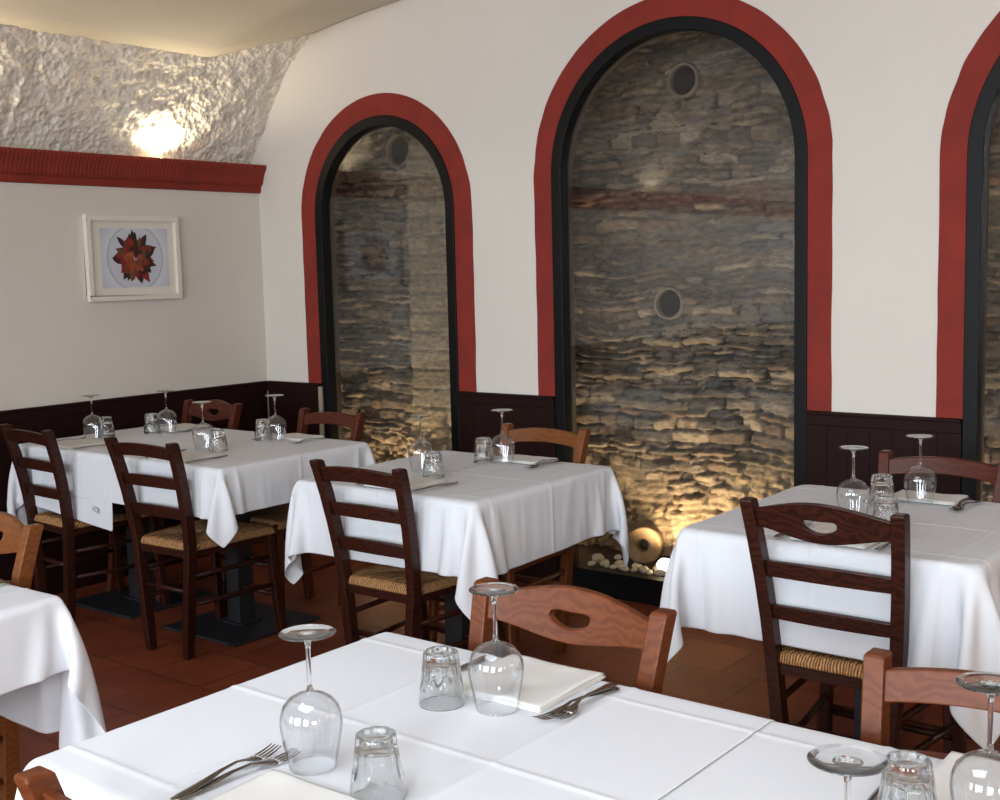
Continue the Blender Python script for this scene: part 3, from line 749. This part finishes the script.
# chairs on the near side of the back tables, their backs to the camera
chair('A', 'walnut', (-4.68, 2.815, 0), r_(-4), 'dark ladder-back chair at the left edge, before the corner table')
chair('A', 'walnut', (-3.885, 2.815, 0), r_(2), 'dark ladder-back chair with rush seat and all legs visible, second from left')
chair('A', 'walnut', (-2.725, 2.815, 0), r_(0), 'dark ladder-back chair at the near side of the middle table')
chair('B', 'walnut', (-1.155, 2.83, 0), r_(0), 'dark chair with hand hole in its back, before the right table', (1.04, 1, 1.025))
# far side of the back tables, facing the camera
chair('B', 'mahogany', (-4.74, 3.675, 0), r_(180), 'brown chair with arched top rail behind the corner table')
chair('A', 'mahogany', (-3.91, 3.68, 0), r_(178), 'reddish chair with plain curved top rail before the left arch')
chair('A', 'oak', (-2.72, 3.68, 0), r_(180), 'orange-brown chair with plain top rail between left and central arches')
chair('A', 'mahogany', (-1.19, 3.70, 0), r_(180), 'brown chair with shiny plain top rail before the right arch')
# around the near tables
chair('B', 'chestnut', (-1.28, 1.755, 0), r_(180), 'reddish chair with wide arched hand hole back, behind the nearest table', (1.10, 1, .99))
chair('A', 'chestnut', (-.485, 1.755, 0), r_(180), 'brown chair with plain top rail at the bottom right', (1.04, 1, .985))
chair('B', 'oak', (-2.96, 1.53, 0), r_(180), 'light brown chair with hand hole, cut by the left edge')
chair('A', 'chestnut', (-1.175, .86, 0), r_(0), 'chair whose back shows in the bottom left corner')

# ------------------------------------------------------------------ tables
def table(x0, x1, y0, y1, label, proto=[]):
    cx, cy_ = (x0+x1)/2, (y0+y1)/2
    t = empty('dining_table', label, 'table', (cx, cy_, 0), 0, 'pedestal dining tables')
    b = MB(); b.box(x0-cx+.01, x1-cx-.01, y0-cy_+.01, y1-cy_-.01, .725, .753); bevel(b.build('tabletop', M['walnut'], t), .004)
    b = MB(); b.box(-.04, .04, -.04, .04, .018, .715); b.box(-.2, .2, -.03, .03, .70, .725); b.build('column', M['dark'], t)
    b = MB(); b.box(-.235, .235, -.235, .235, 0, .012); b.box(-.06, .06, -.06, .06, .012, .02); bevel(b.build('base_plate', M['dark'], t), .003)
T = {'T0': (-4.965, -4.372, 2.845, 3.64), 'T2': (-4.368, -3.562, 2.845, 3.64), 'T3': (-3.145, -2.335, 2.845, 3.64), 'T4': (-1.61, -.81, 2.85, 3.65),
     'T1': (-1.64, -.832, .915, 1.70), 'T6': (-.828, -.02, .915, 1.70), 'T5': (-3.27, -2.462, .70, 1.488)}
for k, l_ in (('T0', 'small square pedestal table in the far left corner, under a white cloth'), ('T2', 'square pedestal table before the left arch, its black base plate in view'), ('T3', 'square pedestal table between left and central arch, under a white cloth'),
              ('T4', 'square pedestal table right of the central arch, under a white cloth'), ('T1', 'nearest square table at the bottom centre, under a white cloth'), ('T6', 'near table at the bottom right corner, under a white cloth'), ('T5', 'near table cut by the left edge, under a white cloth')):
    table(*T[k], l_)

def relax(P, pin, hx, hy, box, top, its, rs, inner=8, g=-.0006):
    n, m_ = P.shape[:2]; x0, x1, y0, y1 = box; e = .009; X0, X1, Y0, Y1 = x0-e, x1+e, y0-e, y1+e
    P0 = P.copy(); Q = P.copy(); dg = math.hypot(hx, hy)
    def cons(A, B, L, k):
        d = B-A; l = np.sqrt((d*d).sum(-1, keepdims=True))+1e-9; w = k*.5*(l-L)/l*d; A += w; B -= w
    for it in range(its):
        v = np.clip((P-Q)*.96, -.01, .01); Q = P.copy(); P = P+v; P[..., 2] += g
        if it < its*.4: P[..., :2] += .00001*rs.randn(n, m_, 2)
        for r_i in range(inner):
            for q in (0, 1):
                a = P[q:-1:2]; bb = P[q+1::2]; k = min(len(a), len(bb)); cons(a[:k], bb[:k], hx, 1)
                a = P[:, q:-1:2]; bb = P[:, q+1::2]; k = min(a.shape[1], bb.shape[1]); cons(a[:, :k], bb[:, :k], hy, 1)
            A = P[:-1, :-1].copy(); B = P[1:, 1:].copy(); A0, B0 = A.copy(), B.copy(); cons(A, B, dg, .2)
            P[:-1, :-1] += (A-A0)*.5; P[1:, 1:] += (B-B0)*.5
            A = P[1:, :-1].copy(); B = P[:-1, 1:].copy(); A0, B0 = A.copy(), B.copy(); cons(A, B, dg, .2)
            P[1:, :-1] += (A-A0)*.5; P[:-1, 1:] += (B-B0)*.5
            if r_i % 2 == 0:
                A = P[:-2].copy(); B = P[2:].copy(); A0, B0 = A.copy(), B.copy(); cons(A, B, 2*hx, .16); P[:-2] += (A-A0)*.4; P[2:] += (B-B0)*.4
                A = P[:, :-2].copy(); B = P[:, 2:].copy(); A0, B0 = A.copy(), B.copy(); cons(A, B, 2*hy, .16); P[:, :-2] += (A-A0)*.4; P[:, 2:] += (B-B0)*.4
            P[pin] = P0[pin]
            ins = (P[..., 0] > X0) & (P[..., 0] < X1) & (P[..., 1] > Y0) & (P[..., 1] < Y1) & (P[..., 2] < top)
            d4 = np.stack([P[..., 0]-X0, X1-P[..., 0], P[..., 1]-Y0, Y1-P[..., 1], (top-P[..., 2])], -1)
            w = np.argmin(d4, -1)
            P[..., 0] = np.where(ins & (w == 0), X0, P[..., 0]); P[..., 0] = np.where(ins & (w == 1), X1, P[..., 0])
            P[..., 1] = np.where(ins & (w == 2), Y0, P[..., 1]); P[..., 1] = np.where(ins & (w == 3), Y1, P[..., 1])
            P[..., 2] = np.where(ins & (w == 4), top, P[..., 2])
    return P
def drape(box, top, cc, sx, sy_, rot, seed, nn=72, flaps=None):
    """cloth falling over a table, from a small constraint simulation (coarse, then refined)"""
    rs = np.random.RandomState(seed); x0, x1, y0, y1 = box; e = .009; X0, X1, Y0, Y1 = x0-e, x1+e, y0-e, y1+e
    def grid(n):
        m_ = int(round(n*sy_/sx)); U, V = np.meshgrid((np.arange(n)/(n-1)-.5)*sx, (np.arange(m_)/(m_-1)-.5)*sy_, indexing='ij')
        c, s = math.cos(rot), math.sin(rot); return np.stack([cc[0]+U*c-V*s, cc[1]+U*s+V*c, np.full_like(U, top)], -1), U, V, n, m_
    def pins(F, d): return (F[..., 0] > X0+d) & (F[..., 0] < X1-d) & (F[..., 1] > Y0+d) & (F[..., 1] < Y1-d)
    F, U, V, n, m_ = grid(36)
    ox = np.maximum(0, np.maximum(X0-F[..., 0], F[..., 0]-X1)); oy = np.maximum(0, np.maximum(Y0-F[..., 1], F[..., 1]-Y1))
    sxg = np.where(F[..., 0] < (x0+x1)/2, -1, 1); syg = np.where(F[..., 1] < (y0+y1)/2, -1, 1)
    cr_ = (ox > 0) & (oy > 0); r = np.hypot(ox, oy); a = np.arctan2(oy, ox); am = np.minimum(a, PI/2-a)
    fq = rs.uniform(.25, .75, (2, 2)) if flaps is None else np.array(flaps, float)
    da = fq[(sxg+1)//2, (syg+1)//2]*PI/2; out_ = r*np.sin(am); dr = a-PI/4
    px_ = np.clip(F[..., 0], X0, X1)+sxg*np.where(cr_, out_*np.cos(da)+.15*out_*np.sign(-dr), ox*.03)
    py_ = np.clip(F[..., 1], Y0, Y1)+syg*np.where(cr_, out_*np.sin(da)+.15*out_*np.sign(dr), oy*.03)
    P = np.stack([px_, py_, F[..., 2]-np.where(cr_, r*np.cos(am), np.maximum(ox, oy))], -1)
    P = relax(P, pins(F, .012), sx/(n-1), sy_/(m_-1), box, top, 260, rs)
    c0 = P; F, U, V, n2, m2 = grid(nn)
    fi = np.linspace(0, n-1, n2); fj = np.linspace(0, m_-1, m2); i = np.minimum(fi.astype(int), n-2); j = np.minimum(fj.astype(int), m_-2)
    a = (fi-i)[:, None, None]; b_ = (fj-j)[None, :, None]
    P = (c0[i][:, j]*(1-a)+c0[i+1][:, j]*a)*(1-b_)+(c0[i][:, j+1]*(1-a)+c0[i+1][:, j+1]*a)*b_
    pn = pins(F, .004); P[pn] = F[pn]
    P = relax(P, pn, sx/(n2-1), sy_/(m2-1), box, top, 60, rs, 8, -.0003)
    return P, U, V, n2, m2
def cloth(key, label, top, cc, size, rot=0, seed=1, box=None, lift=0, nn=74, flaps=None):
    bx = box or T[key]; P, U, V, n, m_ = drape(bx, top, cc, size[0], size[1], rot, seed, nn, flaps)
    # normals for the ironed fold ridges
    dx = np.gradient(P, axis=0); dy = np.gradient(P, axis=1); N = np.cross(dx, dy); N /= np.linalg.norm(N, axis=-1, keepdims=True)+1e-9
    v = P.reshape(-1, 3); I = np.arange(n*m_).reshape(n, m_)
    F = np.stack([I[:-1, :-1], I[1:, :-1], I[1:, 1:], I[:-1, 1:]], -1).reshape(-1, 4)
    o = mk('tablecloth', v.tolist(), F.tolist(), M['cloth'], None, True)
    uv = o.data.uv_layers.new(name='UVMap'); li = np.zeros(len(o.data.loops), int); o.data.loops.foreach_get('vertex_index', li)
    uvs = np.stack([U.ravel(), V.ravel()], -1)[li]; uv.data.foreach_set('uv', uvs.ravel())
    sb = o.modifiers.new('sub', 'SUBSURF'); sb.levels = 2; sb.render_levels = 2
    # apply the ridges after refinement
    tx = None
    dep = bpy.context.evaluated_depsgraph_get(); ev = o.evaluated_get(dep); me = bpy.data.meshes.new_from_object(ev, preserve_all_data_layers=True, depsgraph=dep)
    o.modifiers.clear(); o.data = me
    nv = len(me.vertices); co = np.zeros(nv*3); me.vertices.foreach_get('co', co); co = co.reshape(-1, 3)
    nr = np.zeros(nv*3); me.vertices.foreach_get('normal', nr); nr = nr.reshape(-1, 3)
    lv = np.zeros(len(me.loops), int); me.loops.foreach_get('vertex_index', lv); u2 = np.zeros(len(me.loops)*2); me.uv_layers[0].data.foreach_get('uv', u2); u2 = u2.reshape(-1, 2)
    uvv = np.zeros((nv, 2)); uvv[lv] = u2
    rid = .0018*np.exp(-(uvv[:, 0]/.006)**2)+.0017*np.exp(-(uvv[:, 1]/.006)**2)
    for q in (-.325, .325): rid += .0014*np.exp(-((uvv[:, 0]-q)/.006)**2)+.0014*np.exp(-((uvv[:, 1]-q)/.006)**2)
    sgn = np.where(nr[:, 2] > .5, 1, 1)
    nz_ = np.array([noise.noise(Vector((a*3.1+seed, b_*3.1, 0)))+.5*noise.noise(Vector((a*9+seed, b_*7, 4))) for a, b_ in uvv])
    co += nr*(rid+np.where(nr[:, 2] > .8, .0004, .0016)*nz_)[:, None]
    side = co[:, 2] < top-.01
    co[:, 2] += lift+.0015
    me.vertices.foreach_set('co', co.ravel()); me.polygons.foreach_set('use_smooth', [True]*len(me.polygons)); me.update()
    sd = o.modifiers.new('thickness', 'SOLIDIFY'); sd.thickness = .0012; sd.offset = 1
    tag(o, label, 'tablecloth', 'white tablecloths'); return o
TZ = .7585
uni = (T['T0'][0], T['T2'][1], 2.845, 3.64); uni2 = (T['T1'][0], T['T6'][1], .915, 1.70)
cloth('T0', 'white tablecloth on the corner table, a corner hanging low beside its neighbour', TZ, (-4.74, 3.215), (1.06, 1.27), r_(-5), 2, uni, flaps=[[.1, .5], [.5, .5]])
cloth('T2', 'white tablecloth on the table before the left arch, spread over the corner cloth', TZ, (-3.98, 3.24), (1.20, 1.18), r_(0), 3, uni, lift=.0035, flaps=[[.5, .5], [.75, .4]])
cloth('T3', 'white tablecloth on the middle table between left and central arches', TZ, (-2.745, 3.24), (1.30, 1.28), r_(1), 4, flaps=[[-.75, .5], [.9, .3]])
cloth('T4', 'white tablecloth on the table right of the central arch', TZ, (-1.215, 3.25), (1.32, 1.34), r_(-1), 5, flaps=[[.15, .5], [.75, .5]])
cloth('T6', 'white tablecloth at the bottom right, lying under the edge of the neighbouring cloth', TZ, (-.28, 1.31), (1.30, 1.32), r_(0), 6, uni2)
cloth('T1', 'white tablecloth on the nearest table, its hem lying over the right-hand cloth', TZ, (-1.375, 1.31), (1.16, 1.32), r_(-.5), 7, uni2, lift=.0035)
cloth('T5', 'white tablecloth cut by the left edge, with a long corner hanging toward the aisle', TZ, (-2.90, 1.16), (1.26, 1.34), r_(3), 8, flaps=[[.5, .5], [.5, .45]])
tg = bpy.data.objects['tablecloth']
b = MB(); b.box(-.019, .019, -.0006, .0006, -.011, .011); q = b.build('care_tag', M['paper'], tg); q.location = (-4.36, 2.822, .53); q.rotation_euler = (0, .25, 0)
b = MB()
for i in range(4): b.box(-.014, .012-.004*(i % 2), -.0010, -.0007, -.007+i*.0042, -.0055+i*.0042)
q = b.build('care_tag_print', M['ink'], tg); q.location = (-4.36, 2.822, .53); q.rotation_euler = (0, .25, 0)
TOP = TZ+.0065

# ------------------------------------------------------------------ glasses, napkins, cutlery
wg = []
def wine_glass(loc, label):
    if wg: return wg.append(dup(wg[0], loc, R.uniform(0, 6), label)) 
    t = empty('wine_glass', label, 'wine glass', loc, 0, 'upturned wine glasses')
    out = [(.0345, 0), (.0352, .004), (.0385, .02), (.0425, .04), (.0455, .058), (.0462, .068), (.0450, .080), (.0400, .093), (.0310, .103), (.0200, .109), (.0100, .1125), (.0048, .117)]
    inn = [(.0030, .1125), (.0100, .1108), (.0200, .1070), (.0300, .1010), (.0385, .0915), (.0437, .0795), (.0450, .068), (.0443, .058), (.0414, .04), (.0375, .02), (.0343, .004), (.0337, 0)]
    b = MB(); b.loft([[(r*math.cos(2*PI*j/48), r*math.sin(2*PI*j/48), z) for j in range(48)] for r, z in out+inn+[out[0]]], cap=False)
    b.build('bowl', M['wineglass'], t, True)
    b = MB(); b.lathe([(.0046, .1165), (.0038, .125), (.0034, .15), (.0036, .175), (.0048, .188), (.0085, .194), (.016, .1968)], 24); b.build('stem', M['stemglass'], t, True)
    b = MB(); b.lathe([(.0005, .1952), (.016, .1966), (.030, .1985), (.0405, .2000), (.0415, .2008), (.0405, .2016), (.028, .2010), (.014, .2000), (.0005, .1990)], 48); b.build('foot', M['stemglass'], t, True)
    wg.append(t)
tb = []
def tumbler(loc, label):
    if tb: return dup(tb[0], loc, R.uniform(0, 1), label)
    t = empty('tumbler', label, 'glass', loc, 0, 'upturned faceted tumblers')
    def fac(r, z, a):
        k = max(0, min(1, (z-.030)/.010))*(1 if z < .0875 else .8)
        q = (a % (2*PI/10))-PI/10
        return r*(1-k*(.085*(1-abs(q)/(PI/10))**1.0))
    n = 80
    O = [(.0385, 0), (.0390, .002), (.0382, .012), (.0374, .022), (.0368, .029), (.0362, .034), (.0352, .040), (.0332, .055), (.0312, .070), (.0298, .082), (.0290, .088), (.0270, .0905)]
    I_ = [(.0210, .0895), (.0200, .0850), (.0001, .0835)]
    IN = [(.0001, .0700), (.0225, .0700), (.0262, .066), (.0285, .055), (.0318, .040), (.0340, .030), (.0352, .022), (.0362, .012), (.0368, .002), (.0372, 0)]
    rings = [[(fac(r, z, 2*PI*j/n)*math.cos(2*PI*j/n), fac(r, z, 2*PI*j/n)*math.sin(2*PI*j/n), z) for j in range(n)] for r, z in O]
    rings += [[(r*math.cos(2*PI*j/n), r*math.sin(2*PI*j/n), z) for j in range(n)] for r, z in I_]
    b = MB(); b.loft(rings, cap=False)
    b.loft([[(r*math.cos(2*PI*j/n), r*math.sin(2*PI*j/n), z) for j in range(n)] for r, z in IN], cap=False)
    b.loft([rings[0], [(.0372*math.cos(2*PI*j/n), .0372*math.sin(2*PI*j/n), 0) for j in range(n)]], cap=False)
    o = b.build('faceted_glass', M['tumbler'], t, True)
    tb.append(t)
def napkin(loc, w_, d_, rz, label):
    v = []; f = []; nx, ny = 26, 26; b = MB()
    for lay in range(3):
        z0 = .0004+lay*.0028; sh = lay*.0015
        top_ = []; 
        k = len(b.v)
        for s in (0, 1):
            for i in range(nx+1):
                for j in range(ny+1):
                    x = (i/nx-.5)*(w_-sh*2); y = (j/ny-.5)*(d_-sh*2)
                    ex = min(i, nx-i, j, ny-j); r = .0012 if ex == 0 else 0
                    b.v.append((x, y, z0+(.0026 if s else 0)+(-r if s else r*.5)+.0009*noise.noise(Vector((x*16+loc[0]*5, y*16, lay)))*(s+lay)+.0012*lay*(1-ex/13.)*.3))
        N = ny+1; n2 = (nx+1)*N
        for i in range(nx):
            for j in range(ny):
                a = k+i*N+j; b.f.append((a, a+1, a+N+1, a+N)); a += n2; b.f.append((a, a+N, a+N+1, a+1))
        bd = [(i, 0) for i in range(nx+1)]+[(nx, j) for j in range(1, N)]+[(i, ny) for i in range(nx-1, -1, -1)]+[(0, j) for j in range(ny-1, 0, -1)]
        ids = [k+i*N+j for i, j in bd]
        for i in range(len(ids)): a, c = ids[i], ids[(i+1) % len(ids)]; b.f.append((a, c, c+n2, a+n2))
    o = b.build('napkin', M['napkin'], None, True); o.location = loc; o.rotation_euler = (0, 0, rz)
    tag(o, label, 'napkin', 'folded napkins'); return o
def flat_strip(cols, th):
    """cols: list of (y, halfwidth, z, xoffset) -> closed solid strip"""
    b = MB(); b.loft([[(xo-h, y, z), (xo-h*.5, y, z+th*.8), (xo+h*.5, y, z+th*.8), (xo+h, y, z), (xo+h*.5, y, z-th*.2), (xo-h*.5, y, z-th*.2)] for y, h, z, xo in cols]); return b
fk = []
def fork(loc, rz, label):
    if fk:
        o = fk[0].copy(); C.objects.link(o)
    else:
        b = flat_strip([(-.10, .004, .002, 0), (-.098, .009, .002, 0), (-.085, .0105, .003, 0), (-.05, .0085, .006, 0), (-.01, .0045, .011, 0), (.02, .0032, .012, 0), (.035, .005, .009, 0), (.045, .0100, .006, 0), (.055, .0125, .004, 0), (.062, .0128, .003, 0)], .0022)
        for q in range(4):
            x = -.0104+q*.0069
            s = flat_strip([(.061, .0023, .003, x), (.075, .0019, .003, x), (.09, .0016, .005, x*.96), (.103, .0006, .008, x*.94)], .0016); b.add(s.v, s.f)
        o = b.build('fork', M['steel'], None, True); fk.append(o)
    o.location = loc; o.rotation_euler = (0, 0, rz); tag(o, label, 'fork', 'steel forks'); return o
kn = []
def knife(loc, rz, label):
    if kn:
        o = kn[0].copy(); C.objects.link(o)
    else:
        b = flat_strip([(-.11, .004, .003, 0), (-.108, .008, .003, 0), (-.08, .0085, .004, 0), (-.03, .0065, .005, 0), (0, .006, .004, 0), (.006, .0085, .003, .001), (.03, .0098, .002, .0015), (.07, .0098, .0015, .0012), (.095, .0075, .0012, -.001), (.11, .0015, .001, -.006)], .0026)
        o = b.build('knife', M['steel'], None, True); kn.append(o)
    o.location = loc; o.rotation_euler = (0, 0, rz); tag(o, label, 'knife', 'steel knives'); return o
# where, wine glass, tumbler, napkin centre, fork(s), knife, facing
S = [
 ('on the near side of the corner table', (-4.740, 3.085), (-4.775, 3.175), (-4.66, 2.955), [(-4.79, 2.965)], (-4.53, 2.965), 1),
 ('on the far side of the corner table', (-4.590, 3.375), (-4.685, 3.36), (-4.70, 3.53), [(-4.575, 3.53)], (-4.835, 3.53), -1),
 ('on the near side of the left arch table', (-4.015, 3.13), (-3.935, 3.14), (-3.92, 2.96), [(-4.05, 2.965)], (-3.785, 2.965), 1),
 ('on the far side of the left arch table', (-3.935, 3.455), (-4.025, 3.46), (-3.93, 3.525), [(-3.80, 3.52)], (-4.07, 3.535), -1),
 ('on the near side of the middle table', (-2.855, 3.185), (-2.735, 3.115), (-2.73, 2.96), [(-2.86, 2.96)], (-2.595, 2.97), 1),
 ('on the far side of the middle table', (-2.695, 3.46), (-2.790, 3.465), (-2.665, 3.515), [(-2.535, 3.50), (-2.553, 3.515)], (-2.81, 3.53), -1),
 ('on the near side of the right back table', (-1.250, 3.19), (-1.135, 3.13), (-1.19, 2.965), [(-1.325, 2.96)], (-1.055, 2.965), 1),
 ('on the far side of the right back table', (-1.165, 3.49), (-1.250, 3.41), (-1.17, 3.525), [(-1.035, 3.505), (-1.052, 3.51)], (-1.31, 3.53), -1),
 ('on the near side of the nearest table', (-1.262, 1.150), (-1.112, 1.130), (-1.185, 1.000), [(-1.322, 1.062), (-1.334, 1.050)], (-1.05, 1.00), 1),
 ('on the far side of the nearest table', (-1.180, 1.483), (-1.272, 1.452), (-1.214, 1.605), [(-1.077, 1.570), (-1.068, 1.578)], (-1.350, 1.585), -1),
 ('on the near side of the bottom right table', (-.457, 1.157), (-.31, 1.13), (-.40, 1.00), [], None, 1),
 ('on the far side of the bottom right table', (-.402, 1.472), (-.495, 1.452), (-.42, 1.605), [], (-.555, 1.57), -1),
]
for i, (w_, g_, t_, n_, fks, k_, sg) in enumerate(S):
    base = 0 if sg > 0 else PI
    wine_glass((g_[0], g_[1], TOP), 'upturned wine glass standing '+w_)
    tumbler((t_[0], t_[1], TOP), 'upturned faceted tumbler standing '+w_)
    zz = TOP
    dpt = .205 if n_[1] not in (3.525, 3.515) else .135
    ny_ = n_[1] if dpt > .2 else n_[1]+.05
    if (g_[0]-n_[0])**2 < 9: napkin((n_[0], ny_, zz), .205, dpt*(1 if i != 5 else 1), r_(R.uniform(-2, 2)), 'folded cream napkin '+w_)
    for j, fxy in enumerate(fks):
        lab = 'steel fork beside the napkin '+w_
        if len(fks) > 1: lab = ('steel fork nearer the napkin ' if j else 'outer steel fork ')+w_
        fork((fxy[0], fxy[1], zz+.0005+.004*j), base+r_((-6, 5)[j % 2] if len(fks) > 1 else R.uniform(-4, 4)), lab)
    if k_: knife((k_[0], k_[1], zz+.0005), base+r_(R.uniform(-4, 4)), 'steel knife beside the napkin '+w_)
knife((-2.66, 1.37, TOP), PI, 'steel knife on the table at the left edge')
# care tag on the low hanging cloth corner is printed on the cloth

sc = bpy.context.scene
sc.view_settings.view_transform = 'Standard'; sc.view_settings.look = 'None'; sc.view_settings.gamma = 1; sc.view_settings.use_curve_mapping = False
sc.view_settings.exposure = -.12
sc.cycles.max_bounces = 16; sc.cycles.transparent_max_bounces = 24; sc.cycles.transmission_bounces = 14
